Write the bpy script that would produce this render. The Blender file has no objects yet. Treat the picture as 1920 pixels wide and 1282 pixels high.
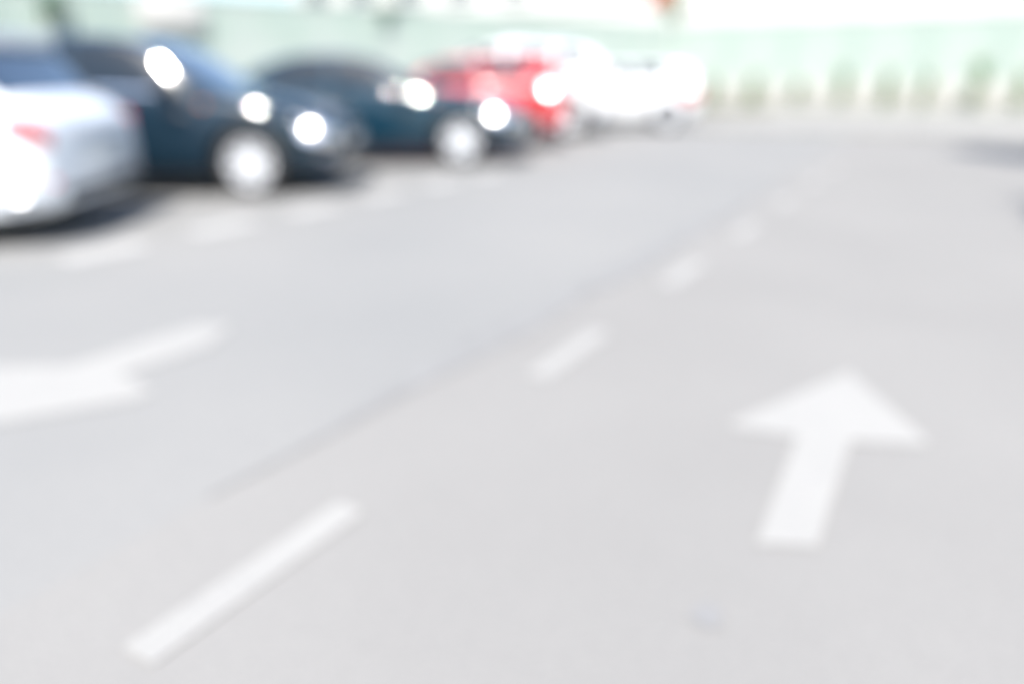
import bpy, bmesh, math, random
from mathutils import Vector, Matrix
R = math.radians
random.seed(7)

# ------------------------------------------------------------------ camera
sc = bpy.context.scene
COL = sc.collection
cd = bpy.data.cameras.new('camera')
cam = bpy.data.objects.new('camera', cd)
COL.objects.link(cam)
sc.camera = cam
YAW = R(30.0)                       # the lane runs along +Y, the lens looks 30 degrees left of it
cam.location = (0, 0, 1.07)
cam.rotation_euler = (R(90 - 19.68), 0, YAW)
cd.sensor_width = 36.0
cd.lens = 26.0
cd.clip_start = 0.05
cd.clip_end = 2000
cd.dof.use_dof = True               # the photograph is focused far in front of everything it shows
cd.dof.focus_distance = 0.66
cd.dof.aperture_fstop = 0.853
cd.dof.aperture_blades = 0

# ------------------------------------------------------------------ sky, sun, exposure
SUN = Vector((0.205, -0.505, 0.84)).normalized()      # towards the sun
w = bpy.data.worlds.new('World')
sc.world = w
w.use_nodes = True
nt = w.node_tree
bg = nt.nodes['Background']
sky = nt.nodes.new('ShaderNodeTexSky')
sky.sky_type = 'NISHITA'
sky.sun_disc = False
sky.sun_elevation = math.asin(SUN.z)
sky.sun_rotation = math.atan2(SUN.x, SUN.y)
sky.air_density = 1.0
sky.dust_density = 1.5
nt.links.new(sky.outputs[0], bg.inputs[0])
bg.inputs[1].default_value = 0.13
sd = bpy.data.lights.new('sun', 'SUN')
sd.energy = 4.1
sd.angle = R(0.53)
sd.color = (1.0, 0.965, 0.91)
sun = bpy.data.objects.new('sun', sd)
COL.objects.link(sun)
sun.location = (0, -20, 40)
sun.rotation_euler = SUN.to_track_quat('Z', 'Y').to_euler()
sc.view_settings.view_transform = 'Standard'
sc.view_settings.look = 'None'
sc.view_settings.exposure = 1.19
sc.view_settings.gamma = 1.0
sc.view_settings.use_curve_mapping = False
sc.cycles.use_adaptive_sampling = False
sc.cycles.use_denoising = True
try:
    sc.cycles.denoiser = 'OPENIMAGEDENOISE'
    sc.cycles.denoising_prefilter = 'ACCURATE'
except Exception:
    pass
sc.cycles.max_bounces = 6
sc.cycles.caustics_reflective = False
sc.cycles.caustics_refractive = False


# ------------------------------------------------------------------ materials
def mat(name, col, rough=0.5, metal=0.0, coat=0.0, spec=0.5, noise=None, bump=None, trans=0.0, ior=None):
    """noise = (scale, amount, second colour); bump = (scale, strength)"""
    m = bpy.data.materials.new(name)
    m.use_nodes = True
    n = m.node_tree.nodes
    l = m.node_tree.links
    b = n['Principled BSDF']
    b.inputs['Base Color'].default_value = (*col, 1)
    b.inputs['Roughness'].default_value = rough
    b.inputs['Metallic'].default_value = metal
    b.inputs['Coat Weight'].default_value = coat
    b.inputs['Coat Roughness'].default_value = 0.06
    b.inputs['Specular IOR Level'].default_value = spec
    if ior: b.inputs['IOR'].default_value = ior
    tc = n.new('ShaderNodeTexCoord')
    if noise:
        t = n.new('ShaderNodeTexNoise')
        t.inputs['Scale'].default_value = noise[0]
        t.inputs['Detail'].default_value = 6
        l.new(tc.outputs['Object'], t.inputs['Vector'])
        r = n.new('ShaderNodeValToRGB')
        r.color_ramp.elements[0].position = 0.5 - noise[1]
        r.color_ramp.elements[1].position = 0.5 + noise[1]
        r.color_ramp.elements[0].color = (*col, 1)
        r.color_ramp.elements[1].color = (*noise[2], 1)
        l.new(t.outputs['Fac'], r.inputs['Fac'])
        l.new(r.outputs['Color'], b.inputs['Base Color'])
    if bump:
        t2 = n.new('ShaderNodeTexNoise')
        t2.inputs['Scale'].default_value = bump[0]
        t2.inputs['Detail'].default_value = 4
        l.new(tc.outputs['Object'], t2.inputs['Vector'])
        bp = n.new('ShaderNodeBump')
        bp.inputs['Strength'].default_value = bump[1]
        bp.inputs['Distance'].default_value = 0.01
        l.new(t2.outputs['Fac'], bp.inputs['Height'])
        l.new(bp.outputs['Normal'], b.inputs['Normal'])
    if trans:
        tr = n.new('ShaderNodeBsdfTranslucent')
        tr.inputs['Color'].default_value = (*[min(1, c * 1.6) for c in col], 1)
        mx = n.new('ShaderNodeMixShader')
        mx.inputs[0].default_value = trans
        out = n['Material Output']
        l.new(b.outputs[0], mx.inputs[1])
        l.new(tr.outputs[0], mx.inputs[2])
        l.new(mx.outputs[0], out.inputs[0])
    return m


def asphalt(name, c1, c2, c3):
    """sun-bleached asphalt: aggregate speckle, large soft patches, a few stains"""
    m = bpy.data.materials.new(name)
    m.use_nodes = True
    n = m.node_tree.nodes
    l = m.node_tree.links
    b = n['Principled BSDF']
    b.inputs['Roughness'].default_value = 0.88
    b.inputs['Specular IOR Level'].default_value = 0.25
    tc = n.new('ShaderNodeTexCoord')
    big = n.new('ShaderNodeTexNoise')
    big.inputs['Scale'].default_value = 0.55
    big.inputs['Detail'].default_value = 5
    l.new(tc.outputs['Object'], big.inputs['Vector'])
    r = n.new('ShaderNodeValToRGB')
    r.color_ramp.elements[0].position = 0.34
    r.color_ramp.elements[0].color = (*c1, 1)
    r.color_ramp.elements[1].position = 0.66
    r.color_ramp.elements[1].color = (*c2, 1)
    l.new(big.outputs['Fac'], r.inputs['Fac'])
    sp = n.new('ShaderNodeTexVoronoi')
    sp.inputs['Scale'].default_value = 95
    l.new(tc.outputs['Object'], sp.inputs['Vector'])
    mm = n.new('ShaderNodeMapRange')
    mm.inputs['From Min'].default_value = 0
    mm.inputs['From Max'].default_value = 0.8
    mm.inputs['To Min'].default_value = 0.0
    mm.inputs['To Max'].default_value = 0.35
    l.new(sp.outputs['Distance'], mm.inputs['Value'])
    mx = n.new('ShaderNodeMix')
    mx.data_type = 'RGBA'
    l.new(mm.outputs['Result'], mx.inputs['Factor'])
    l.new(r.outputs['Color'], mx.inputs['A'])
    mx.inputs['B'].default_value = (*c3, 1)
    l.new(mx.outputs['Result'], b.inputs['Base Color'])
    bp = n.new('ShaderNodeBump')
    bp.inputs['Strength'].default_value = 0.35
    bp.inputs['Distance'].default_value = 0.004
    l.new(sp.outputs['Distance'], bp.inputs['Height'])
    l.new(bp.outputs['Normal'], b.inputs['Normal'])
    return m


def worn_paint(name, paint, under, cover):
    """thermoplastic paint with the asphalt grain showing through"""
    m = bpy.data.materials.new(name)
    m.use_nodes = True
    n = m.node_tree.nodes
    l = m.node_tree.links
    b = n['Principled BSDF']
    b.inputs['Roughness'].default_value = 0.75
    b.inputs['Specular IOR Level'].default_value = 0.3
    tc = n.new('ShaderNodeTexCoord')
    t = n.new('ShaderNodeTexNoise')
    t.inputs['Scale'].default_value = 110
    t.inputs['Detail'].default_value = 8
    t.inputs['Roughness'].default_value = 0.7
    l.new(tc.outputs['Object'], t.inputs['Vector'])
    big = n.new('ShaderNodeTexNoise')
    big.inputs['Scale'].default_value = 2.2
    big.inputs['Detail'].default_value = 3
    l.new(tc.outputs['Object'], big.inputs['Vector'])
    ad = n.new('ShaderNodeMath')
    ad.operation = 'MULTIPLY_ADD'
    l.new(big.outputs['Fac'], ad.inputs[0])
    ad.inputs[1].default_value = 0.25
    l.new(t.outputs['Fac'], ad.inputs[2])
    r = n.new('ShaderNodeValToRGB')
    r.color_ramp.elements[0].position = cover + 0.125 - 0.07
    r.color_ramp.elements[0].color = (*paint, 1)
    r.color_ramp.elements[1].position = cover + 0.125 + 0.07
    r.color_ramp.elements[1].color = (*under, 1)
    l.new(ad.outputs[0], r.inputs['Fac'])
    l.new(r.outputs['Color'], b.inputs['Base Color'])
    return m


M = {
    'road_r': asphalt('bleached asphalt', (0.216, 0.210, 0.200), (0.243, 0.236, 0.224), (0.152, 0.149, 0.144)),
    'road_l': asphalt('older asphalt', (0.213, 0.213, 0.207), (0.241, 0.237, 0.227), (0.147, 0.148, 0.146)),
    'seam': mat('bitumen seam', (0.168, 0.166, 0.162), 0.8, noise=(5, 0.22, (0.214, 0.212, 0.206))),
    'stain': mat('oil stain', (0.19, 0.188, 0.185), 0.7, noise=(20, 0.15, (0.205, 0.202, 0.2))),
    'paint': worn_paint('worn road paint', (0.287, 0.281, 0.266), (0.225, 0.222, 0.216), 0.58),
    'paint_old': worn_paint('very worn road paint', (0.29, 0.287, 0.280), (0.225, 0.222, 0.216), 0.54),
    'paint_bay': worn_paint('bay edge paint', (0.34, 0.335, 0.322), (0.225, 0.222, 0.216), 0.58),
    'concrete': mat('pavement concrete', (0.235, 0.231, 0.216), 0.9, noise=(1.1, 0.25, (0.255, 0.25, 0.235)), bump=(40, 0.2)),
    'kerb': mat('kerb concrete', (0.26, 0.255, 0.24), 0.85, noise=(5, 0.2, (0.225, 0.22, 0.21)), bump=(60, 0.3)),
    'soil': mat('planting soil', (0.16, 0.165, 0.11), 0.95, noise=(6, 0.2, (0.215, 0.205, 0.16)), bump=(30, 0.8)),
    'grass': mat('verge grass', (0.05, 0.09, 0.03), 0.9, noise=(3, 0.2, (0.09, 0.11, 0.05)), bump=(50, 0.8)),
    'mint': mat('mint painted steel', (0.322, 0.396, 0.345), 0.55, noise=(0.7, 0.16, (0.408, 0.442, 0.408))),
    'mintpost': mat('mint painted post', (0.32, 0.41, 0.36), 0.5),
    'render': mat('whitewashed render', (0.42, 0.41, 0.385), 0.9, noise=(2.5, 0.25, (0.36, 0.355, 0.33)), bump=(25, 0.3)),
    'facade': mat('white facade', (0.62, 0.60, 0.575), 0.85, noise=(0.5, 0.25, (0.57, 0.555, 0.53))),
    'roof': mat('grey roof sheet', (0.30, 0.30, 0.31), 0.6, noise=(1, 0.2, (0.24, 0.24, 0.25))),
    'pane': mat('building glass', (0.03, 0.045, 0.06), 0.06, spec=0.7),
    'frame': mat('white window frame', (0.75, 0.75, 0.74), 0.4),
    'board': mat('white board', (0.52, 0.505, 0.475), 0.6, noise=(3, 0.2, (0.46, 0.45, 0.42))),
    'orange': mat('orange red sheet', (0.52, 0.09, 0.045), 0.5, noise=(4, 0.2, (0.45, 0.07, 0.035))),
    'bark': mat('bark', (0.14, 0.11, 0.085), 0.9, noise=(12, 0.2, (0.09, 0.07, 0.05)), bump=(20, 0.9)),
    'leaf': mat('leaf', (0.055, 0.12, 0.045), 0.6, noise=(2.5, 0.2, (0.085, 0.15, 0.05)), trans=0.3),
    'leaf2': mat('ivy leaf', (0.07, 0.17, 0.10), 0.55, noise=(2.5, 0.2, (0.10, 0.21, 0.12)), trans=0.4),
    'shrubleaf': mat('shrub leaf', (0.11, 0.23, 0.06), 0.6, noise=(3, 0.2, (0.15, 0.27, 0.085)), trans=0.45),
    # vehicles
    'white': mat('white car paint', (0.72, 0.72, 0.72), 0.35, coat=1.0),
    'silverwhite': mat('cool white car paint', (0.76, 0.78, 0.80), 0.3, coat=1.0),
    'black': mat('black blue car paint', (0.008, 0.021, 0.034), 0.3, coat=1.0, spec=0.1),
    'navy': mat('dark navy car paint', (0.004, 0.026, 0.045), 0.3, coat=1.0, spec=0.1),
    'red': mat('red car paint', (0.52, 0.02, 0.026), 0.35, coat=1.0),
    'glass': mat('tinted car glass', (0.006, 0.012, 0.018), 0.03, spec=1.0, coat=1.0, ior=2.1),
    'sideglass': mat('tinted side glass', (0.006, 0.014, 0.022), 0.03, spec=0.5, ior=1.55),
    'rubber': mat('tyre rubber', (0.018, 0.018, 0.019), 0.8, noise=(9, 0.2, (0.03, 0.029, 0.028))),
    'plastic': mat('black trim plastic', (0.02, 0.02, 0.022), 0.55, noise=(30, 0.2, (0.028, 0.028, 0.03))),
    'alloy': mat('silver alloy', (0.74, 0.75, 0.77), 0.38, metal=0.35),
    'chrome': mat('chrome', (0.85, 0.86, 0.88), 0.12, metal=1.0),
    'lamp': mat('clear lamp lens', (0.90, 0.91, 0.93), 0.25, metal=1.0, coat=1.0),
    'tail': mat('red tail lamp lens', (0.55, 0.012, 0.012), 0.12, coat=1.0),
    'amber': mat('amber lamp lens', (0.7, 0.2, 0.02), 0.15, coat=1.0),
    'plate': mat('number plate', (0.78, 0.78, 0.75), 0.4),
    'disc': mat('brake disc steel', (0.3, 0.3, 0.3), 0.4, metal=1.0),
    'well': mat('wheel well lining', (0.015, 0.015, 0.016), 0.9),
}


# ------------------------------------------------------------------ helpers
def tag(o, label=None, cat=None, group=None, kind=None):
    if label: o['label'] = label
    if cat: o['category'] = cat
    if group: o['group'] = group
    if kind: o['kind'] = kind
    return o


def link(name, data, parent=None, loc=None, rz=None):
    o = bpy.data.objects.new(name, data)
    COL.objects.link(o)
    if parent is not None: o.parent = parent
    if loc is not None: o.location = loc
    if rz is not None: o.rotation_euler = (0, 0, rz)
    return o


def mesh(name, verts, faces, m, smooth=False, angle=None):
    me = bpy.data.meshes.new(name)
    me.from_pydata([tuple(v) for v in verts], [], faces)
    me.update()
    if m is not None:
        me.materials.append(M[m] if isinstance(m, str) else m)
    if smooth:
        me.polygons.foreach_set('use_smooth', [True] * len(me.polygons))
        if angle: me.set_sharp_from_angle(angle=R(angle))
    return me


def bm_mesh(name, bm, m, smooth=False, angle=None):
    me = bpy.data.meshes.new(name)
    bmesh.ops.recalc_face_normals(bm, faces=bm.faces)
    bm.to_mesh(me)
    bm.free()
    me.materials.append(M[m] if isinstance(m, str) else m)
    if smooth:
        me.polygons.foreach_set('use_smooth', [True] * len(me.polygons))
        if angle: me.set_sharp_from_angle(angle=R(angle))
    return me


def box_mesh(name, x0, x1, y0, y1, z0, z1, m, bevel=0.0, seg=2):
    bm = bmesh.new()
    bmesh.ops.create_cube(bm, size=1, matrix=Matrix.Translation(((x0 + x1) / 2, (y0 + y1) / 2, (z0 + z1) / 2)) @
                          Matrix.Diagonal((x1 - x0, y1 - y0, z1 - z0, 1)))
    if bevel:
        bmesh.ops.bevel(bm, geom=bm.edges[:], offset=bevel, segments=seg, affect='EDGES', profile=0.5)
    return bm_mesh(name, bm, m, smooth=bool(bevel), angle=40)


def sheet(name, poly, z, m, parent=None):
    """flat polygon lying on the ground"""
    return link(name, mesh(name, [(x, y, z) for x, y in poly], [tuple(range(len(poly)))], m), parent)


def lathe(profile, n=32, axis='Y'):
    """profile of (radius, offset along the axis) revolved about the axis"""
    v, f = [], []
    k = len(profile)
    for i in range(n):
        a = 2 * math.pi * i / n
        for r, t in profile:
            v.append((r * math.cos(a), t, r * math.sin(a)))
    for i in range(n):
        j = (i + 1) % n
        for q in range(k - 1):
            f.append((i * k + q, i * k + q + 1, j * k + q + 1, j * k + q))
    return v, f


def cam2world(X, Z):
    """metres to the right of / ahead of the photographer -> lot coordinates"""
    return (X * math.cos(YAW) - Z * math.sin(YAW), X * math.sin(YAW) + Z * math.cos(YAW))


# ------------------------------------------------------------------ ground, road, pavement
g = sheet('ground', [(-600, -600), (600, -600), (600, 600), (-600, 600)], -0.03, 'grass')
tag(g, kind='structure')
SEAM = -1.58
rr = sheet('road', [(SEAM, -30), (1.30, -30), (1.30, 16.4), (SEAM, 16.4)], 0.0, 'road_r')
tag(rr, kind='structure')
rl = sheet('parking_lot_surface', [(-32, -30), (SEAM, -30), (SEAM, 16.4), (-4.9, 16.4), (-4.9, 27.6), (-32, 27.6)], 0.0, 'road_l')
tag(rl, kind='structure')
# bitumen sealed joint between the two asphalt lanes: wavering strip
NS = 40
ys = [1.10 + i * 0.2 for i in range(NS)]
lv, lf = [], []
for i, y in enumerate(ys):
    wob = 0.010 * math.sin(y * 1.9) + 0.008 * math.sin(y * 5.1) + random.uniform(-0.004, 0.004)
    hw_ = (0.082 + 0.020 * math.sin(y * 3.3) + random.uniform(-0.006, 0.006)) * min(1, 0.05 + i * 0.11, 0.1 + (NS - 1 - i) * 0.05)
    xo = SEAM - 0.02 + wob + 0.012 * y
    lv += [(xo - hw_, y, 0.004), (xo + hw_, y, 0.004)]
    if i: lf.append((2 * i - 2, 2 * i - 1, 2 * i + 1, 2 * i))
seam = link('bitumen_seam', mesh('bitumen_seam', lv, lf, 'seam'))
tag(seam, 'dark sealed seam running along the grey asphalt left of the centre dashes', 'road seam')
st = [(-0.28 + (0.028 + 0.012 * random.random()) * math.cos(i * 0.628), 1.31 + (0.034 + 0.012 * random.random()) * math.sin(i * 0.628)) for i in range(10)]
tag(sheet('oil_stain', st, 0.004, 'stain'), 'small dark oil spot on the asphalt in front of the right arrow', 'stain')

pav = link('pavement', box_mesh('pavement', -4.75, 14, 16.56, 26.2, -0.1, 0.12, 'concrete'))
tag(pav, kind='structure')
ks = box_mesh('kerb_stone', 0, 0.988, -0.075, 0.075, -0.1, 0.128, 'kerb', 0.015)
for i in range(19):
    link('kerb_stone', ks, pav, (-4.75 + i, 16.48, 0))
for i in range(10):
    link('kerb_stone', ks, pav, (-4.83, 16.60 + i * 0.995, 0), R(90))
bed = link('planting_bed', box_mesh('planting_bed', -9.0, 14, 26.2, 27.25, -0.1, 0.14, 'soil'))
tag(bed, kind='structure')
verge = link('verge', box_mesh('verge', 1.46, 20, -30, 16.40, -0.1, 0.11, 'grass'))
tag(verge, kind='structure')
for i in range(24):
    link('kerb_stone', ks, verge, (1.38, -7.5 + i * 0.995, 0), R(90))


# ------------------------------------------------------------------ painted markings
def rect(cx, cy, wx, ly):
    return [(cx - wx / 2, cy - ly / 2), (cx + wx / 2, cy - ly / 2), (cx + wx / 2, cy + ly / 2), (cx - wx / 2, cy + ly / 2)]


ORD = ['nearest', 'second', 'third', 'fourth', 'fifth', 'sixth', 'farthest']
for i in range(7):
    y = 0.945 if i == 0 else 2.6 + (i - 1) * 1.5
    o = sheet('lane_dash', rect(-1.215 - 0.003 * i, y, 0.094 if i < 2 else 0.112, 0.62), 0.0045, 'paint')
    lab = (ORD[i] + ' white dash of the centre line, ' +
           ('at the bottom left of the photo' if i == 0 else 'left of the right arrow tip' if i == 1 else
            'counted from the camera' if i < 6 else 'just before the pavement'))
    tag(o, lab, 'road marking', 'dashes of the centre line')
for i in range(6):
    y = 2.78 + i * 0.95
    o = sheet('bay_edge_dash', rect(-4.68, y, 0.28, 0.56), 0.0045, 'paint_bay')
    tag(o, ORD[i] + ' faded dash of the line edging the parking bays, counted from the camera', 'road marking', 'dashes edging the parking bays')


def arrow(pts, label):
    """hand-set paint, the head a little out of square"""
    o = sheet('lane_arrow', pts, 0.0045, 'paint')
    tag(o, label, 'road marking', 'direction arrows painted on the lanes')


arrow([(-0.25, 1.62), (-0.12, 1.68), (-0.12, 2.31), (0.085, 2.40), (0.085, 2.45), (-0.2, 2.94), (-0.475, 2.27), (-0.47, 2.23), (-0.27, 2.26)],
      'white arrow painted on the right lane, pointing away from the camera')
arrow([(-2.7, 2.14), (-2.58, 1.9), (-2.60, 1.52), (-2.34, 1.48), (-2.35, 1.38), (-2.55, 1.06), (-2.74, 0.75), (-3.25, 1.09), (-3.27, 1.21), (-2.86, 1.48), (-2.86, 2.05)][::-1],
      'white arrow cut by the left photo edge, pointing towards the camera')
# stall lines between the slanted cars
for k, Z in enumerate((7.0, 9.35, 11.75, 14.15, 16.3)):
    X = (-5.15 - 0) # bay line start on the lane side, lot coordinates
    p = cam2world(0, Z)
    d = Vector((math.cos(YAW), math.sin(YAW)))
    t = (-4.95 - p[0]) / d.x
    a = Vector(p) + d * t
    b = a - d * 4.6
    n_ = Vector((-d.y, d.x)) * 0.045
    o = sheet('stall_line', [tuple(a - n_), tuple(a + n_), tuple(b + n_), tuple(b - n_)], 0.0045, 'paint_old')
    tag(o, ['faded stall line between the nearest white car and the black hatchback',
            'faded stall line between the black hatchback and the navy saloon',
            'faded stall line between the navy saloon and the red hatchback',
            'faded stall line between the red hatchback and the tall white car',
            'faded stall line between the two white cars at the row end'][k], 'road marking', 'stall lines of the parking bays')


# ------------------------------------------------------------------ fences
def corrugated(width, z0, z1, depth=0.028, pitch=0.20):
    v, f = [], []
    x = 0
    prof = []
    while x < width - 0.01:
        for dx, dy in ((0, 0), (0.09, 0), (0.11, depth), (0.18, depth)):
            if x + dx < width: prof.append((x + dx, dy))
        x += pitch
    prof.append((width, 0))
    n = len(prof)
    for (a, b) in prof: v += [(a, b, z0), (a, b, z1)]
    for (a, b) in prof: v += [(a, b + 0.004, z0), (a, b + 0.004, z1)]
    for i in range(n - 1):
        f.append((2 * i, 2 * i + 1, 2 * i + 3, 2 * i + 2))
        f.append((2 * n + 2 * i, 2 * n + 2 * i + 2, 2 * n + 2 * i + 3, 2 * n + 2 * i + 1))
        f.append((2 * i + 1, 2 * n + 2 * i + 1, 2 * n + 2 * i + 3, 2 * i + 3))
    return mesh('fence_panel', v, f, 'mint')


FZ0, FZ1 = 0.95, 2.80
panel = corrugated(1.94, FZ0, FZ1)
post = box_mesh('fence_post', -0.03, 0.03, 0.0, 0.06, 0.0, FZ1 + 0.05, 'mintpost', 0.006)
rail = box_mesh('fence_rail', 0.03, 1.97, 0.036, 0.072, 2.6, 2.64, 'mintpost')
cap = box_mesh('fence_cap', 0, 2.0, -0.02, 0.05, FZ1, FZ1 + 0.03, 'mintpost')


def fence(loc, rz, n, label):
    root = link('fence', None, None, loc, rz)
    tag(root, label, 'fence', 'mint fences around the lot')
    for i in range(n):
        link('fence_panel', panel, root, (i * 2.0 + 0.03, 0, 0))
        link('fence_post', post, root, (i * 2.0, 0.036, 0))
        link('fence_rail', rail, root, (i * 2.0, 0, 0))
        link('fence_cap', cap, root, (i * 2.0, 0.002, 0))
    link('fence_post', post, root, (n * 2.0, 0.036, 0))
    pl = box_mesh('plinth', 0, n * 2.0, -0.12, 0.03, -0.1, FZ0, 'render', 0.012)
    link('plinth', pl, root, (0, -0.0, 0))
    return root


fence((-9.16, 27.4, 0), 0, 12, 'pale mint metal fence on a white plinth behind the far pavement')
FA = math.atan2(0.92, 0.393)
fence((-9.19 - 36 * 0.393, 27.32 - 36 * 0.92, 0), FA, 18, 'pale mint metal fence running along behind the parked cars')

# ------------------------------------------------------------------ white building beyond the far fence
bl = link('building', None, None, (-16, 34, 0))
tag(bl, 'long white building beyond the far mint fence', 'building')
link('wall', box_mesh('wall', -18, 17.6, 0, 11, -0.1, 8.6, 'facade'), bl)
link('roof', box_mesh('roof', -18.4, 18.0, -0.4, 11.4, 8.6, 8.85, 'roof', 0.03), bl)
link('string_course', box_mesh('string_course', -18, 17.62, -0.07, -0.001, 4.05, 4.25, 'facade'), bl)
wf = box_mesh('window', -0.85, 0.85, -0.03, 0.06, 0, 1.5, 'frame', 0.01)
wp = box_mesh('pane', -0.36, 0.36, -0.04, -0.031, 0.09, 1.41, 'pane')
ws = box_mesh('sill', -0.95, 0.95, -0.14, -0.0305, -0.06, -0.001, 'frame', 0.008)
for zz in (4.75, 6.75):
    for i in range(11):
        wo = link('window', wf, bl, (-16.2 + i * 3.2, 0, zz))
        link('pane', wp, wo, (-0.41, 0, 0))
        link('pane', wp, wo, (0.41, 0, 0))
        link('sill', ws, wo)
# blue-grey building further right
b2 = link('building', None, None, (12, 60, 0))
tag(b2, 'distant pale blue block at the right edge above the fence', 'building')
M['blueface'] = mat('pale blue facade', (0.31, 0.37, 0.42), 0.85, noise=(0.6, 0.25, (0.28, 0.34, 0.39)))
link('wall', box_mesh('wall', -6, 30, 0, 12, -0.1, 10, 'blueface'), b2)
link('roof', box_mesh('roof', -6.4, 30.4, -0.4, 12.4, 10, 10.25, 'roof', 0.03), b2)
for zz in (4.2, 7.0):
    for i in range(9):
        wo = link('window', wf, b2, (-3.4 + i * 3.6, 0, zz))
        link('pane', wp, wo, (-0.41, 0, 0))
        link('pane', wp, wo, (0.41, 0, 0))


# ------------------------------------------------------------------ foliage
def leaves(name, pts, size, m, seed=1, jitter=0.5):
    rnd = random.Random(seed)
    v, f = [], []
    for p in pts:
        s = size * (1 + jitter * (rnd.random() - 0.5) * 2)
        d = Vector((rnd.gauss(0, 1), rnd.gauss(0, 1), rnd.gauss(0, 0.7))).normalized()
        u = d.cross(Vector((rnd.gauss(0, 1), rnd.gauss(0, 1), rnd.gauss(0, 1)))).normalized()
        q = Vector(p)
        k = len(v)
        v += [q - d * s, q + u * s * 0.45, q + d * s, q - u * s * 0.45]
        f.append((k, k + 1, k + 2, k + 3))
    return mesh(name, v, f, m)


def limb(v, f, a, b, r0, r1, n=8):
    a, b = Vector(a), Vector(b)
    q = (b - a).to_track_quat('Z', 'Y').to_matrix()
    k = len(v)
    for (c, r) in ((a, r0), (a.lerp(b, 0.5), (r0 + r1) / 2 * 0.97), (b, r1)):
        for i in range(n):
            t = 2 * math.pi * i / n
            v.append(c + q @ Vector((r * math.cos(t), r * math.sin(t), 0)))
    for s in range(2):
        for i in range(n):
            j = (i + 1) % n
            f.append((k + s * n + i, k + s * n + j, k + (s + 1) * n + j, k + (s + 1) * n + i))


def tree(x, y, h, trunk_h, rad, n, label, seed, leaf='leaf', lsize=0.07, cent=None):
    rnd = random.Random(seed)
    root = link('tree', None, None, (x, y, 0))
    tag(root, label, 'tree')
    v, f = [], []
    top = Vector((0.1, 0.05, trunk_h))
    limb(v, f, (0, 0, -0.05), top, 0.05 + rad * 0.045, 0.03 + rad * 0.03)
    tips = []
    for i in range(7):
        a = i * 0.9 + rnd.random() * 0.5
        t = rnd.uniform(0.35, 1)
        e = Vector((math.cos(a) * rad * 0.62 * t, math.sin(a) * rad * 0.62 * t, trunk_h + (h - trunk_h) * rnd.uniform(0.3, 0.8)))
        limb(v, f, top - Vector((0, 0, 0.1)), e, 0.02 + rad * 0.02, 0.015, 6)
        tips.append(e)
        for s in range(3):
            e2 = e + Vector((rnd.gauss(0, 1), rnd.gauss(0, 1), rnd.gauss(0.3, 0.7))) * rad * 0.25
            limb(v, f, e, e2, 0.015, 0.006, 5)
            tips.append(e2)
    link('trunk', mesh('trunk', v, f, 'bark', True), root)
    pts = []
    for e in tips:
        cr = rad * rnd.uniform(0.22, 0.38)
        for i in range(int(n / len(tips))):
            d = Vector((rnd.gauss(0, 1), rnd.gauss(0, 1), rnd.gauss(0, 0.8)))
            d = d.normalized() * cr * rnd.random() ** 0.45
            pts.append(e + d)
    link('crown', leaves('crown', pts, lsize, leaf, seed), root)
    return root


def clump(name, loc, dims, n, label, seed, cat, leaf='leaf2', lsize=0.06, group=None, stem=True):
    """low plant: several rounded masses of leaves over real stems"""
    rnd = random.Random(seed)
    root = link(name, None, None, loc)
    tag(root, label, cat, group)
    v, f, pts = [], [], []
    for i in range(9):
        c = Vector((rnd.uniform(-1, 1) * dims[0] * 0.6, rnd.uniform(-1, 1) * dims[1] * 0.6, rnd.uniform(0.15, 0.85) * dims[2]))
        limb(v, f, (c.x * 0.15, c.y * 0.15, -0.05), c, 0.014, 0.005, 5)
        for k in range(n // 9):
            d = Vector((rnd.gauss(0, 1) * dims[0], rnd.gauss(0, 1) * dims[1], rnd.gauss(0, 1) * dims[2] * 0.35)) * 0.3
            p = c + d
            p.z = max(0.02, p.z)
            pts.append(p)
    if stem: link('stem', mesh('stem', v, f, 'bark'), root)
    link('foliage', leaves('foliage', pts, lsize, leaf, seed), root)
    return root


# shrubs in the bed before the far fence, spaced as in the photo
SH = [(-7.4, 'half hidden behind the parked cars'), (-6.04, 'nearest to the parked row'), (-4.59, 'second from the parked row'),
      (-3.26, 'third from the parked row'), (-2.03, 'fourth from the parked row'), (-0.95, 'fifth from the parked row'),
      (0.34, 'sixth and fullest from the parked row'), (1.46, 'at the right edge of the photo')]
for i, (x, txt) in enumerate(SH[:8]):
    big = 1.25 if i == 6 else 1.0 + 0.1 * math.sin(i * 2.3)
    fade = 0.75 if i < 3 else 1.0
    clump('shrub', (x, 26.5, 0.14), (0.17 * big, 0.2, 1.15 * big * (0.85 if i < 3 else 1)), int(620 * fade), 'upright green shrub before the white plinth, ' + txt, 30 + i, 'shrub',
          'shrubleaf', 0.05, 'row of shrubs along the far fence')

# trees and creepers at the top of the picture
clump('creeper', (-16.50, 9.70, 2.15), (0.12, 0.30, 0.65), 260, 'dark green creeper on the side fence in the top left corner', 41, 'creeper', 'leaf2', 0.06, 'creepers on the fences')
clump('creeper', (-16.25, 10.38, 1.62), (0.10, 0.60, 0.30), 300, 'thin green creeper on the side fence just above the black hatchback roof', 42, 'creeper', 'leaf2', 0.05, 'creepers on the fences')
clump('creeper', (-13.60, 16.85, 2.52), (0.16, 0.40, 0.50), 260, 'green creeper hanging over the side fence top above the navy saloon', 43, 'creeper', 'leaf2', 0.06, 'creepers on the fences')
clump('creeper', (-9.15, 27.2, 2.95), (0.28, 0.15, 0.95), 700, 'green creeper over the fence corner beside the orange red panel', 44, 'creeper', 'shrubleaf', 0.07, 'creepers on the fences')
tree(2.25, 11.2, 4.6, 2.5, 1.5, 4200, 'young verge tree beyond the right photo edge, shading the road before the pavement', 13, 'leaf', 0.07)
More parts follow.
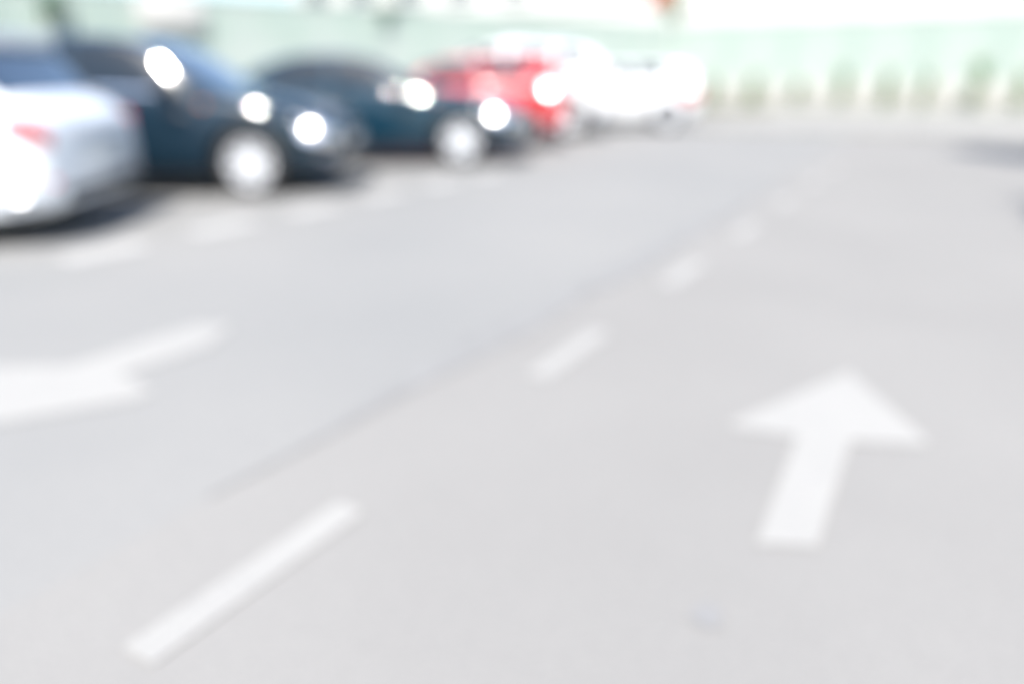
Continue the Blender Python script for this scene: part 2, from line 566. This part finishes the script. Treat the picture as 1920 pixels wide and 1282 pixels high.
tree(2.35, 5.7, 4.4, 2.5, 1.1, 800, 'thin verge tree beyond the right photo edge, nearer the camera', 17, 'leaf', 0.07)

# ------------------------------------------------------------------ white board and orange panel
wbd = link('notice_board', None, None, (-15.66, 11.83, 0), FA - R(90))
tag(wbd, 'blank white board fixed on the side fence above the black hatchback', 'board')
link('board', box_mesh('board', 0, 0.03, -0.7, 0.7, 2.12, 2.75, 'board', 0.004), wbd)
for s in (-0.45, 0.45):
    link('bracket', box_mesh('bracket', -0.14, -0.001, s - 0.03, s + 0.03, 2.2, 2.26, 'mintpost'), wbd)
op = link('orange_panel', None, None, (-9.85, 27.75, 0))
tag(op, 'small orange red panel on a post at the fence corner, top photo edge', 'panel')
link('panel', box_mesh('panel', -0.40, 0.40, -0.02, 0.02, 3.50, 4.3, 'orange', 0.01), op)
link('post', box_mesh('post', -0.035, 0.035, 0.021, 0.07, 0, 4.25, 'mintpost', 0.006), op)


# ------------------------------------------------------------------ cars
def interp(pts, x):
    """monotone smooth interpolation through control points sorted by x"""
    if x <= pts[0][0]: return pts[0][1]
    if x >= pts[-1][0]: return pts[-1][1]
    for i in range(len(pts) - 1):
        x0, y0 = pts[i]
        x1, y1 = pts[i + 1]
        if x0 <= x <= x1:
            h = x1 - x0
            d = (y1 - y0) / h
            dm = (y0 - pts[i - 1][1]) / (x0 - pts[i - 1][0]) if i > 0 else d
            dn = (pts[i + 2][1] - y1) / (pts[i + 2][0] - x1) if i + 2 < len(pts) else d
            m0 = 0 if dm * d <= 0 else 2 * dm * d / (dm + d)
            m1 = 0 if dn * d <= 0 else 2 * dn * d / (dn + d)
            t = (x - x0) / h
            return ((2 * t ** 3 - 3 * t * t + 1) * y0 + (t ** 3 - 2 * t * t + t) * h * m0 +
                    (-2 * t ** 3 + 3 * t * t) * y1 + (t ** 3 - t * t) * h * m1)


class Car:
    """local frame: +x is the nose, +y its left flank, origin on the ground under the middle"""

    def __init__(s, style):
        S = style
        s.S = S
        s.L, s.W, s.H = S['L'], S['W'], S['H']
        s.xn, s.xt = s.L / 2, -s.L / 2
        n, t = s.xn, s.xt
        gc = S.get('gc', 0.19)
        s.zb = [(t, gc + S.get('tlift', 0.20)), (t + 0.12, gc + 0.5 * S.get('tlift', 0.20)), (t + 0.5, gc + 0.02), (0, gc), (n - 0.6, gc), (n - 0.12, gc + 0.03), (n, gc + 0.10)]
        s.hw = [(t, s.W * 0.385), (t + 0.05, s.W * 0.43), (t + 0.16, s.W * 0.465), (t + 0.5, s.W * 0.492), (t + 1.2, s.W * 0.5), (n - 1.2, s.W * 0.5),
                (n - 0.62, s.W * 0.487), (n - 0.3, s.W * 0.445), (n - 0.12, s.W * 0.385), (n - 0.03, s.W * 0.31), (n, s.W * 0.25)]
        s.zs = [(t + a if a >= 0 else n + a, z) for a, z in S['shoulder']]
        s.zt = [(t + a if a >= 0 else n + a, z) for a, z in S['top']]
        s.roof_hw = S.get('roof_hw', 0.378) * s.W
        s.span = s.H - max(z for _, z in s.zs)

    def section(s, x):
        hw = interp(s.hw, x)
        zb = interp(s.zb, x)
        zs = interp(s.zs, x)
        zt = max(interp(s.zt, x), zs + 0.012)
        k = max(0.0, min(1.0, (zt - zs - 0.05) / (s.span - 0.05)))
        ye = hw * 0.80 * (1 - k) + min(s.roof_hw, hw * 0.9) * k
        ze = zt - (0.018 * (1 - k) + 0.055 * k)
        ze = max(ze, zs + 0.004)
        a = (hw * 0.93, zs)
        P = [(0, zb), (hw * 0.80, zb), (hw * 0.945, zb + 0.045), (hw * 0.99, zb + 0.14), (hw, zb + 0.45 * (zs - zb)),
             (hw * 0.988, zs - 0.10), (hw * 0.965, zs - 0.03), a]
        for t, bul in ((0.08, 0.004), (0.5, 0.018), (0.92, 0.004)):
            P.append((a[0] + (ye - a[0]) * t + bul * k, a[1] + (ze - a[1]) * t))
        P += [(ye, ze), (ye * 0.86, zt - (zt - ze) * 0.25), (ye * 0.5, zt - (zt - ze) * 0.06), (0, zt)]
        return P

    def at(s, x, p):
        """surface point; p is the section parameter 0..14 (left flank) or 14..28 (right flank)"""
        sg = 1
        if p > 14: p, sg = 28 - p, -1
        P = s.section(x)
        i = min(13, int(p))
        t = p - i
        return Vector((x, sg * (P[i][0] * (1 - t) + P[i + 1][0] * t), P[i][1] * (1 - t) + P[i + 1][1] * t))

    def normal(s, x, p):
        e = 0.02
        xa, xb = max(s.xt, x - e), min(s.xn, x + e)
        du = s.at(xb, p) - s.at(xa, p)
        dv = s.at(x, p + 0.05) - s.at(x, p - 0.05)
        n = dv.cross(du)
        if n.length < 1e-9: return Vector((0, 0, 1))
        return n.normalized()

    def patch(s, name, xs, ps, m, off=0.004, dome=0.0, thick=0.012, smooth=True, xfun=None):
        """panel that follows the body surface, proud by off, with a turned-in rim"""
        nx, npp = len(xs), len(ps)
        v, f = [], []
        for layer in (0, 1):
            for i, x in enumerate(xs):
                for j, p in enumerate(ps):
                    xx = xfun(x, j / (npp - 1)) if xfun else x
                    n = s.normal(xx, p)
                    bx = 1 - abs(2 * i / (nx - 1) - 1) ** 2.5
                    by = 1 - abs(2 * j / (npp - 1) - 1) ** 2.5
                    o = off + dome * bx * by if layer == 0 else off - thick
                    v.append(s.at(xx, p) + n * o)
        N = nx * npp
        for i in range(nx - 1):
            for j in range(npp - 1):
                a = i * npp + j
                f.append((a, a + npp, a + npp + 1, a + 1))
        rim = [i * npp for i in range(nx)] + [(nx - 1) * npp + j for j in range(1, npp)] + \
              [i * npp + npp - 1 for i in range(nx - 2, -1, -1)] + [j for j in range(npp - 2, 0, -1)]
        for q in range(len(rim)):
            a, b = rim[q], rim[(q + 1) % len(rim)]
            f.append((a, a + N, b + N, b))
        me = mesh(name, v, f, m)
        bm = bmesh.new()
        bm.from_mesh(me)
        bmesh.ops.recalc_face_normals(bm, faces=bm.faces)
        bm.to_mesh(me)
        bm.free()
        # outward check: an open shell may be flipped as a whole
        me.update()
        poly = me.polygons[(nx - 1) * (npp - 1) // 2]
        xc = xs[nx // 2]
        if poly.normal.dot(s.normal(xfun(xc, 0.5) if xfun else xc, ps[npp // 2])) < 0:
            me.flip_normals()
        if smooth:
            me.polygons.foreach_set('use_smooth', [True] * len(me.polygons))
            me.set_sharp_from_angle(angle=R(24))
        return me

    def body(s, m, wheels, wr):
        n = 64
        xs = []
        for i in range(n + 1):
            t = i / n
            xs.append(s.xt + s.L * (t - 0.06 * math.sin(2 * math.pi * t) / 1.0))
        v, f = [], []
        K = 28
        for x in xs:
            P = s.section(x)
            ring = [(y, z) for y, z in P] + [(-y, z) for y, z in P[-2:0:-1]]
            v += [(x, y, z) for y, z in ring]
        for i in range(n):
            for j in range(K):
                f.append((i * K + j, (i + 1) * K + j, (i + 1) * K + (j + 1) % K, i * K + (j + 1) % K))
        f.append(tuple(range(K)))
        f.append(tuple(range(n * K + K - 1, n * K - 1, -1)))
        me = mesh('body', v, f, m)
        bm = bmesh.new()
        bm.from_mesh(me)
        bmesh.ops.recalc_face_normals(bm, faces=bm.faces)
        bm.to_mesh(me)
        bm.free()
        # wheel arches cut as real openings
        bm = bmesh.new()
        for wx in wheels:
            for sg in (-1, 1):
                mtx = Matrix.Translation((wx, sg * (s.W / 2 - 0.06), wr + 0.01)) @ Matrix.Rotation(R(90), 4, 'X')
                bmesh.ops.create_cone(bm, cap_ends=True, segments=32, radius1=wr + 0.055, radius2=wr + 0.055, depth=0.42, matrix=mtx)
        cm = bm_mesh('cut', bm, 'well')
        body = bpy.data.objects.new('body', me)
        cut = bpy.data.objects.new('cut', cm)
        COL.objects.link(body)
        COL.objects.link(cut)
        md = body.modifiers.new('arch', 'BOOLEAN')
        md.object = cut
        md.operation = 'DIFFERENCE'
        md.solver = 'EXACT'
        md.material_mode = 'TRANSFER'
        bpy.context.view_layer.update()
        ev = body.evaluated_get(bpy.context.evaluated_depsgraph_get())
        res = bpy.data.meshes.new_from_object(ev)
        body.modifiers.clear()
        body.data = res
        bpy.data.objects.remove(cut)
        res.polygons.foreach_set('use_smooth', [True] * len(res.polygons))
        res.set_sharp_from_angle(angle=R(38))
        return body


def lin(a, b, n):
    return [a + (b - a) * i / (n - 1) for i in range(n)]


_wheel_cache = {}


def wheel_meshes(r, spokes, m):
    key = (round(r, 3), spokes, m)
    if key in _wheel_cache: return _wheel_cache[key]
    rr_ = r * 0.68
    tv, tf = lathe([(rr_, 0.085), (rr_ + 0.02, 0.098), (r * 0.88, 0.104), (r * 0.965, 0.092), (r, 0.07), (r, -0.07), (r * 0.965, -0.092), (r * 0.88, -0.104), (rr_, -0.085), (rr_, 0.085)], 40)
    ty = mesh('tyre', tv, tf, 'rubber', True, 40)
    # hub: barrel and brake disc
    hv, hf = lathe([(rr_ * 0.99, 0.08), (rr_ * 0.99, -0.08), (rr_ * 0.6, -0.06), (0.02, -0.05)], 32)
    hub = mesh('wheel', hv, hf, 'disc', True, 40)
    # face of the rim: lip, spokes, centre cap; outer side is +y
    bm = bmesh.new()
    lv_, lf_ = lathe([(rr_, 0.09), (rr_, 0.102), (rr_ * 0.93, 0.104), (rr_ * 0.90, 0.085), (rr_ * 0.9, 0.03)], 40)
    vs = [bm.verts.new(p) for p in lv_]
    for q in lf_: bm.faces.new([vs[i] for i in q])
    for i in range(spokes):
        a = 2 * math.pi * i / spokes + 0.3
        mt = Matrix.Rotation(a, 4, 'Y')
        wi = rr_ * (2.35 / spokes)
        pts = [(-wi * 0.42, 0.074, rr_ * 0.1), (wi * 0.42, 0.074, rr_ * 0.1), (wi * 0.5, 0.088, rr_ * 0.93), (-wi * 0.5, 0.088, rr_ * 0.93)]
        t = [bm.verts.new(mt @ Vector(p)) for p in pts]
        u = [bm.verts.new(mt @ (Vector(p) + Vector((0, -0.03, 0)))) for p in pts]
        bm.faces.new(t)
        bm.faces.new(u[::-1])
        for k in range(4):
            bm.faces.new((t[k], u[k], u[(k + 1) % 4], t[(k + 1) % 4]))
    cv, cf = lathe([(rr_ * 0.26, 0.06), (rr_ * 0.26, 0.088), (rr_ * 0.2, 0.1), (0.004, 0.104)], 24)
    vs = [bm.verts.new(p) for p in cv]
    for q in cf: bm.faces.new([vs[i] for i in q])
    rim = bm_mesh('rim', bm, m, True, 35)
    _wheel_cache[key] = (hub, ty, rim)
    return _wheel_cache[key]


_lens = {}


def lens(parent, loc, d, R_, half, name):
    """shallow convex reflector, its axis along d"""
    key = (name, R_, half)
    if key not in _lens:
        prof = [(0.002, 0.0)]
        for k in range(1, 9):
            a = half * k / 8
            prof.append((R_ * math.sin(a), R_ * (math.cos(a) - 1)))
        rim_r, rim_z = prof[-1]
        prof += [(rim_r + 0.004, rim_z - 0.01), (rim_r - 0.01, rim_z - 0.05), (0.002, rim_z - 0.05)]
        v, f = lathe(prof, 28)
        me = mesh(name, [(x, z, y) for x, y, z in v], f, 'lamp')
        bm = bmesh.new()
        bm.from_mesh(me)
        bpy.data.meshes.remove(me)
        _lens[key] = bm_mesh(name, bm, 'lamp', True, 30)
    o = link(name, _lens[key], parent, loc)
    o.rotation_euler = Vector(d).to_track_quat('Z', 'Y').to_euler()
    return o


def build_car(name, style, paint, X, Z, tail_out, label, cat='car', turn=0.0):
    """X, Z: metres right of / ahead of the photographer for the end that faces the lane"""
    c = Car(style)
    S = style
    rz = YAW + turn + (math.pi if tail_out else 0)
    cx, cy = cam2world(X - c.L / 2 * math.cos(turn), Z - c.L / 2 * math.sin(turn))
    root = link(name, None, None, (cx, cy, 0), rz)
    tag(root, label, cat, 'cars parked in the slanted bays')
    n, t = c.xn, c.xt
    wr = S.get('wr', 0.31)
    wf_, wb_ = n - S.get('fo', 0.84), t + S.get('ro', 0.78)
    b = c.body(paint, (wf_, wb_), wr)
    b.parent = root
    # wheels
    hub, ty, rim = wheel_meshes(wr, S.get('spokes', 7), S.get('rim', 'alloy'))
    for wx in (wf_, wb_):
        for sg in (1, -1):
            wo = link('wheel', hub, root, (wx, sg * (c.W / 2 - 0.125), wr))
            wo.rotation_euler = (0, 0, 0 if sg > 0 else math.pi)
            link('tyre', ty, wo)
            link('rim', rim, wo)
    # glass: windscreen, rear window, side windows
    (ws0, ws1) = (n + S['screen'][0], n + S['screen'][1])
    (rw0, rw1) = (t + S['rearglass'][0], t + S['rearglass'][1])
    pc = [11.12 + (28 - 22.24) * i / 14 for i in range(15)]
    link('windscreen', c.patch('windscreen', lin(ws0, ws1, 9), pc, 'glass', 0.005), root)
    link('rear_window', c.patch('rear_window', lin(rw0, rw1, 9), pc, 'glass', 0.005), root)
    # doors and their glass follow the flank
    ds = [n + S['doors'][0]] + [n + q for q in S['doors'][1:]]
    for sg in (0, 1):
        P = (lambda q: q) if sg == 0 else (lambda q: 28 - q)
        for i in range(len(ds) - 1):
            x1, x0 = ds[i] - 0.012, ds[i + 1] + 0.012
            ps = [P(q) for q in (2.3, 2.7, 3.0, 3.5, 4.0, 4.6, 5.0, 5.6, 6.0, 6.6, 6.9)]
            # rear door edge gives way to the wheel arch
            def xf(x, u, x0=x0, x1=x1, last=(i == len(ds) - 2)):
                if not last: return x
                zlim = 0.0 if u > 0.55 else (0.55 - u) / 0.55
                lo = max(x0, wb_ + (wr + 0.10) * math.sqrt(max(0, 1 - (1 - zlim) ** 2 * 0.6)))
                return lo + (x - x0) / (x1 - x0) * (x1 - lo)
            d = link('door', c.patch('door', lin(x0, x1, 10), ps, paint, 0.004, xfun=xf), root)
            hx = x0 + 0.13
            hp = c.at(hx, P(5.45))
            hn = c.normal(hx, P(5.45))
            if hn.y * hp.y < 0: hn = -hn
            ho = link('handle', box_mesh('handle', -0.09, 0.09, -0.018, 0.018, -0.014, 0.014, S.get('handle', paint), 0.008), d)
            ho.location = hp + hn * 0.03
        for (wx1, wx0) in S['sideglass']:
            x1, x0 = n + wx1, n + wx0
            ps = [P(q) for q in (8.15, 8.5, 9.0, 9.5, 10.0, 10.35)]
            # the glass front and back edges lean with the pillars
            def xg(x, u, x0=x0, x1=x1, first=(wx1 == S['sideglass'][0][0]), last=(wx0 == S['sideglass'][-1][1])):
                a = x1 - (S['lean'][0] * u if first else 0)
                bb = x0 + (S['lean'][1] * u if last else 0)
                return bb + (x - x0) / (x1 - x0) * (a - bb)
            link('side_window', c.patch('side_window', lin(x0, x1, 8), ps, 'sideglass', 0.005, xfun=xg), root)
        # lamps
        h0, h1 = n - S.get('hl', 0.40), n - 0.05

        def xh(x, u):                                   # lamp sweeps back along its upper edge
            lo = h0 + 0.42 * (h1 - h0) * (1 - u) ** 1.3
            return lo + (x - h0) / (h1 - h0) * (h1 - lo)
        hlo = link('headlamp', c.patch('headlamp', lin(n - S.get('hl', 0.40), n - 0.05, 12), [P(q) for q in lin(4.3, 5.6, 9)], 'lamp', 0.004, dome=S.get('hd', 0.05), xfun=xh), root)
        # convex mirror cap added on the headlamp, tilted to throw a sun glint
        px_, pp = n - S.get('pj', (0.27, 4.95))[0], P(S.get('pj', (0.27, 4.95))[1])
        lens(hlo, c.at(px_, pp) + c.normal(px_, pp) * 0.055, (0.12, 0.86 if sg == 0 else -0.86, 0.5), 0.26, R(24), 'projector_lens')
        tl = S.get('tl', (0.012, 0.30, 4.7, 6.8))
        link('tail_lamp', c.patch('tail_lamp', lin(t + tl[0], t + tl[1], 10), [P(q) for q in lin(tl[2], tl[3], 9)], 'tail', 0.004, dome=0.028), root)
        tq = S.get('rv', (0.03, 0.17, 5.1, 5.9))
        rvo = link('reverse_lamp', c.patch('reverse_lamp', lin(t + tq[0], t + tq[1], 8), [P(q) for q in lin(tq[2], tq[3], 8)], 'lamp', 0.022, dome=S.get('rd', 0.045), thick=0.03), root)  # clear dome added at the tail corner to catch a sun glint
        if S.get('rvlens'):
            px_, pp = t + S['rvlens'][0], P(S['rvlens'][1])
            lens(rvo, c.at(px_, pp) + c.normal(px_, pp) * 0.05, (0.02, 0.86 if sg == 0 else -0.86, 0.5), 0.40, R(15), 'reverse_lens')  # larger reflector cap added on the dome, aimed for a stronger glint
        link('rear_fog_lamp', c.patch('rear_fog_lamp', lin(t + 0.10, t + 0.30, 7), [P(q) for q in lin(2.5, 3.05, 6)], 'lamp', 0.004, dome=0.022), root)  # mirror-like dome added on the bumper corner for a sun glint
        link('fog_lamp', c.patch('fog_lamp', lin(n - 0.20, n - 0.06, 7), [P(q) for q in lin(3.0, 3.35, 6)], 'lamp', 0.004, dome=0.02), root)
        link('side_repeater', c.patch('side_repeater', lin(n - 1.22, n - 1.16, 5), [P(q) for q in lin(5.3, 5.55, 4)], 'amber', 0.004, dome=0.006), root)
        if S.get('pillar'):
            link('pillar_trim', c.patch('pillar_trim', lin(ws0 - 0.02, ws1 - 0.10, 10), [P(q) for q in (10.2, 10.5, 10.8, 11.0, 11.2)], 'plastic', 0.004), root)  # matt strip added over the pillar to hide its sun glint
        # mirror on an arm
        mp = c.at(n + S['screen'][0] - 0.33, P(7.6))
        sy = 1 if mp.y > 0 else -1
        bm = bmesh.new()
        bmesh.ops.create_uvsphere(bm, u_segments=16, v_segments=10, radius=1, matrix=Matrix.Diagonal((0.085, 0.125, 0.078, 1)))
        for vv in bm.verts:
            if vv.co.x < -0.03: vv.co.x = -0.03
        mo = link('mirror', bm_mesh('mirror', bm, S.get('mirror', paint), True, 50), root)
        mo.location = mp + Vector((0, sy * 0.15, 0.07))
        link('mirror_glass', box_mesh('mirror_glass', -0.037, -0.031, -0.10, 0.10, -0.055, 0.055, 'chrome', 0.002), mo)
        link('mirror_arm', box_mesh('mirror_arm', -0.03, 0.03, -0.15 if sy > 0 else 0.05, -0.05 if sy > 0 else 0.15, -0.075, -0.045, 'plastic', 0.008), mo)
        # sill strip and window chrome
        link('sill', c.patch('sill', lin(wb_ + wr + 0.09, wf_ - wr - 0.09, 8), [P(q) for q in (1.3, 1.7, 2.0, 2.2)], 'plastic', 0.005), root)
        if S.get('beltchrome'):
            link('belt_trim', c.patch('belt_trim', lin(n + S['sideglass'][-1][1] - 0.05, n + S['sideglass'][0][0], 12), [P(q) for q in (7.2, 7.6, 8.0)], 'chrome', 0.006), root)
    # bonnet and boot panels
    pb = [P_ for P_ in lin(11.3, 28 - 11.3, 13)]
    link('bonnet', c.patch('bonnet', lin(n + S['screen'][0] + 0.03, n - 0.28, 10), pb, paint, 0.004), root)
    if S.get('boot'):
        link('boot_lid', c.patch('boot_lid', lin(t + 0.10, t + S['boot'], 8), pb, paint, 0.004), root)
    # nose: grille, lower intake, bumper strip, plate
    zf = interp(c.zs, n)
    gz0, gz1 = zf - 0.20, zf - 0.05
    gr = link('grille', box_mesh('grille', n - 0.02, n + 0.012, -c.W * 0.22, c.W * 0.22, gz0, gz1, 'plastic', 0.01), root)
    for k in range(3):
        zz = gz0 + (gz1 - gz0) * (k + 0.7) / 3.4
        link('grille_bar', box_mesh('grille_bar', n + 0.0125, n + 0.02, -c.W * 0.20, c.W * 0.20, zz - 0.008, zz + 0.008, 'chrome', 0.003), gr)
    zb_ = interp(c.zb, n)
    link('intake', box_mesh('intake', n - 0.02, n + 0.008, -c.W * 0.21, c.W * 0.21, zb_ + 0.02, zb_ + 0.11, 'plastic', 0.01), root)
    link('front_plate', box_mesh('front_plate', n + 0.004, n + 0.018, -0.26, 0.26, zb_ + 0.135, zb_ + 0.245, 'plate', 0.004), root)
    # tail: plate, bumper insert
    zb2 = interp(c.zb, t)
    zp = S.get('plate_z', zb2 + 0.30)
    link('rear_plate', box_mesh('rear_plate', t - 0.014, t - 0.002, -0.26, 0.26, zp, zp + 0.11, 'plate', 0.004), root)
    link('rear_bumper_insert', box_mesh('rear_bumper_insert', t - 0.012, t + 0.02, -c.W * 0.33, c.W * 0.33, zb2 + 0.02, zb2 + 0.10, 'plastic', 0.012), root)
    link('plate_trim', box_mesh('plate_trim', t - 0.02, t - 0.001, -0.36, 0.36, zp + 0.125, zp + 0.155, S.get('tailtrim', 'chrome'), 0.006), root)
    for sg in (-1, 1):
        link('reflector', box_mesh('reflector', t + 0.0, t + 0.035, sg * c.W * 0.375 - 0.05, sg * c.W * 0.375 + 0.05, zb2 + 0.13, zb2 + 0.17, 'tail', 0.006), root)
    if S.get('rails'):
        for sg in (-1, 1):
            v, f = [], []
            y = sg * (c.roof_hw - 0.05)
            x0, x1 = n + S['rails'][0], n + S['rails'][1]
            zr = lambda x: interp(c.zt, x)
            for a_, b_ in ((x0, x0 - 0.12), (x0 - 0.12, x1 + 0.12), (x1 + 0.12, x1)):
                za = zr(a_) + (0.055 if a_ not in (x0, x1) else -0.02)
                zc = zr(b_) + (0.055 if b_ not in (x0, x1) else -0.02)
                limb(v, f, (a_, y, za), (b_, y, zc), 0.018, 0.018, 8)
            link('roof_rail', mesh('roof_rail', v, f, 'chrome', True, 50), root)
    if S.get('spoiler'):
        xs_ = t + S['spoiler']
        zz = interp(c.zt, xs_)
        link('roof_spoiler', box_mesh('roof_spoiler', xs_ - 0.20, xs_ + 0.06, -c.roof_hw * 0.92, c.roof_hw * 0.92, zz - S.get('spoiler_h', 0.035), zz + 0.012, paint, 0.012), root)
    # antenna
    v, f = [], []
    xa = n + S['screen'][1] - S.get('ant', 1.6)
    za = interp(c.zt, xa)
    limb(v, f, (xa, 0, za - 0.01), (xa - 0.10, 0, za + 0.17), 0.006, 0.003, 6)
    link('antenna', mesh('antenna', v, f, 'plastic'), root)
    return root


# side profiles: positive offsets are from the tail, negative from the nose
HATCH = dict(L=4.15, W=1.76, H=1.45, wr=0.315, fo=0.83, ro=0.72, spokes=9, mirror='plastic', pillar=True, rim='alloy', beltchrome=True,
             shoulder=[(0.0, 0.84), (0.10, 0.92), (0.5, 0.965), (1.6, 0.95), (-1.30, 0.915), (-0.7, 0.84), (-0.25, 0.73), (-0.06, 0.65), (-0.01, 0.60)],
             top=[(0.0, 0.86), (0.05, 0.98), (0.16, 1.12), (0.42, 1.36), (0.62, 1.425), (1.2, 1.445), (1.75, 1.45), (-1.98, 1.42), (-1.72, 1.34), (-1.12, 0.985), (-1.0, 0.955), (-0.6, 0.90), (-0.25, 0.785), (-0.06, 0.68), (-0.01, 0.615)],
             screen=(-1.16, -1.93), rearglass=(0.13, 0.48), doors=[-1.32, -2.38, -3.28], sideglass=[(-1.42, -2.34), (-2.42, -3.18), (-3.26, -3.66)], lean=(0.52, 0.16), spoiler=0.55, rear=True)
SEDAN = dict(L=4.55, W=1.80, H=1.42, wr=0.32, fo=0.86, ro=0.98, spokes=5, boot=0.62, plate_z=0.62, tl=(0.012, 0.36, 4.75, 6.85),
             shoulder=[(0.0, 0.86), (0.12, 0.93), (0.6, 0.955), (1.8, 0.94), (-1.35, 0.90), (-0.7, 0.82), (-0.25, 0.72), (-0.06, 0.64), (-0.01, 0.59)],
             top=[(0.0, 0.875), (0.08, 0.97), (0.2, 1.0), (0.62, 1.025), (0.78, 1.06), (1.35, 1.33), (1.65, 1.40), (2.1, 1.42), (-2.15, 1.40), (-1.9, 1.33), (-1.22, 0.96), (-1.1, 0.935), (-0.6, 0.88), (-0.25, 0.77), (-0.06, 0.67), (-0.01, 0.605)],
             screen=(-1.27, -2.06), rearglass=(0.74, 1.42), doors=[-1.42, -2.48, -3.30], sideglass=[(-1.52, -2.44), (-2.52, -3.36)], lean=(0.60, 0.30))
COUPE = dict(SEDAN, hl=0.66, hd=0.05, pj=(0.42, 4.85), roof_hw=0.395, mirror='plastic', pillar=True, L=4.45, W=1.78, H=1.36, beltchrome=False, spokes=6,
             top=[(0.0, 0.875), (0.08, 0.96), (0.2, 0.985), (0.5, 1.0), (0.66, 1.03), (1.3, 1.28), (1.6, 1.345), (2.0, 1.36), (-2.20, 1.335), (-1.95, 1.27), (-1.22, 0.94), (-1.1, 0.92), (-0.6, 0.865), (-0.25, 0.76), (-0.06, 0.66), (-0.01, 0.60)])
SMALL = dict(HATCH, L=3.85, W=1.70, H=1.44, wr=0.295, spokes=8, beltchrome=False, tl=(0.012, 0.46, 4.5, 7.2), rv=(0.12, 0.38, 4.9, 6.5), rd=0.03, rvlens=(0.27, 5.5), handle='plastic', tailtrim='red',
             top=[(0.0, 0.86), (0.04, 1.0), (0.11, 1.15), (0.27, 1.36), (0.45, 1.41), (1.0, 1.44), (1.5, 1.44), (-1.90, 1.41), (-1.66, 1.32), (-1.10, 0.975), (-0.98, 0.945), (-0.6, 0.89), (-0.25, 0.78), (-0.06, 0.68), (-0.01, 0.615)],
             screen=(-1.14, -1.86), rearglass=(0.085, 0.30), doors=[-1.28, -2.50, -3.0], sideglass=[(-1.38, -2.44), (-2.52, -3.30)], lean=(0.5, 0.14), spoiler=0.36)
SMALL = dict(SMALL, roof_hw=0.405, H=1.35, top=[(a, z if z < 0.95 else 0.95 + (z - 0.95) * 0.82) for a, z in SMALL['top']])
SMALL['doors'] = [-1.28, -2.52]
SUV = dict(HATCH, L=4.45, W=1.84, H=1.74, wr=0.36, fo=0.88, ro=0.80, gc=0.25, spokes=5, tl=(0.012, 0.24, 5.0, 7.8), rails=(-2.3, -3.9), beltchrome=False, plate_z=0.86,
           shoulder=[(0.0, 1.0), (0.10, 1.08), (0.5, 1.12), (1.6, 1.11), (-1.35, 1.08), (-0.7, 1.01), (-0.25, 0.90), (-0.06, 0.80), (-0.01, 0.75)],
           top=[(0.0, 1.02), (0.05, 1.2), (0.14, 1.36), (0.36, 1.60), (0.6, 1.69), (1.4, 1.735), (1.9, 1.74), (-2.05, 1.70), (-1.8, 1.60), (-1.18, 1.17), (-1.05, 1.14), (-0.6, 1.08), (-0.25, 0.96), (-0.06, 0.84), (-0.01, 0.765)],
           screen=(-1.22, -2.0), rearglass=(0.11, 0.42), doors=[-1.38, -2.48, -3.42], sideglass=[(-1.48, -2.44), (-2.52, -3.36), (-3.46, -3.98)], lean=(0.52, 0.16), spoiler=0.5)
LIFT = dict(HATCH, L=4.2, W=1.78, H=1.42, ro=0.80, spokes=5, beltchrome=False, mirror='silverwhite', tl=(0.004, 0.20, 4.9, 6.7), rv=(0.115, 0.20, 5.0, 5.7), plate_z=0.50, gc=0.15, spoiler_h=0.10,
            shoulder=[(0.0, 0.74), (0.10, 0.83), (0.5, 0.90), (1.6, 0.92), (-1.35, 0.90), (-0.7, 0.82), (-0.25, 0.72), (-0.06, 0.64), (-0.01, 0.59)],
            top=[(0.0, 0.755), (0.05, 0.85), (0.12, 0.91), (0.24, 0.97), (0.54, 1.29), (0.72, 1.375), (1.3, 1.42), (-2.05, 1.40), (-1.8, 1.32), (-1.18, 0.96), (-1.05, 0.935), (-0.6, 0.88), (-0.25, 0.77), (-0.06, 0.67), (-0.01, 0.605)],
            screen=(-1.22, -1.98), rearglass=(0.235, 0.54), doors=[-1.38, -2.42, -3.25], sideglass=[(-1.48, -2.38), (-2.46, -3.20), (-3.28, -3.62)], lean=(0.56, 0.16), spoiler=0.66, tlift=0.12)
SUV = dict(SUV, H=1.63, top=[(a, z if z < 1.17 else 1.17 + (z - 1.17) * 0.81) for a, z in SUV['top']])
SALOON_W = dict(SMALL, L=4.0, W=1.74, H=1.38, tl=(0.012, 0.46, 4.2, 7.2), rv=(0.10, 0.34, 4.9, 6.4), rd=0.03, rvlens=(0.22, 5.5))

build_car('hatchback', LIFT, 'silverwhite', -3.03, 5.60, True, 'white hatchback cut by the left photo edge, red tail lamps towards the lane', turn=R(5))
build_car('hatchback', HATCH, 'black', -1.60, 7.85, False, 'black hatchback with bright silver wheels, nose to the lane, second car from left')
build_car('saloon', COUPE, 'navy', 0.22, 10.50, False, 'low dark navy saloon parked nose out between the black hatchback and red car')
build_car('hatchback', SMALL, 'red', 0.86, 13.05, True, 'small red hatchback, the only red car in the parked row')
build_car('sport_utility_car', SUV, 'white', 1.86, 15.35, True, 'tall white car with roof rails next to the red hatchback')
build_car('hatchback', SALOON_W, 'white', 4.05, 17.45, True, 'white hatchback with red tail lamps, farthest and rightmost car of the row')
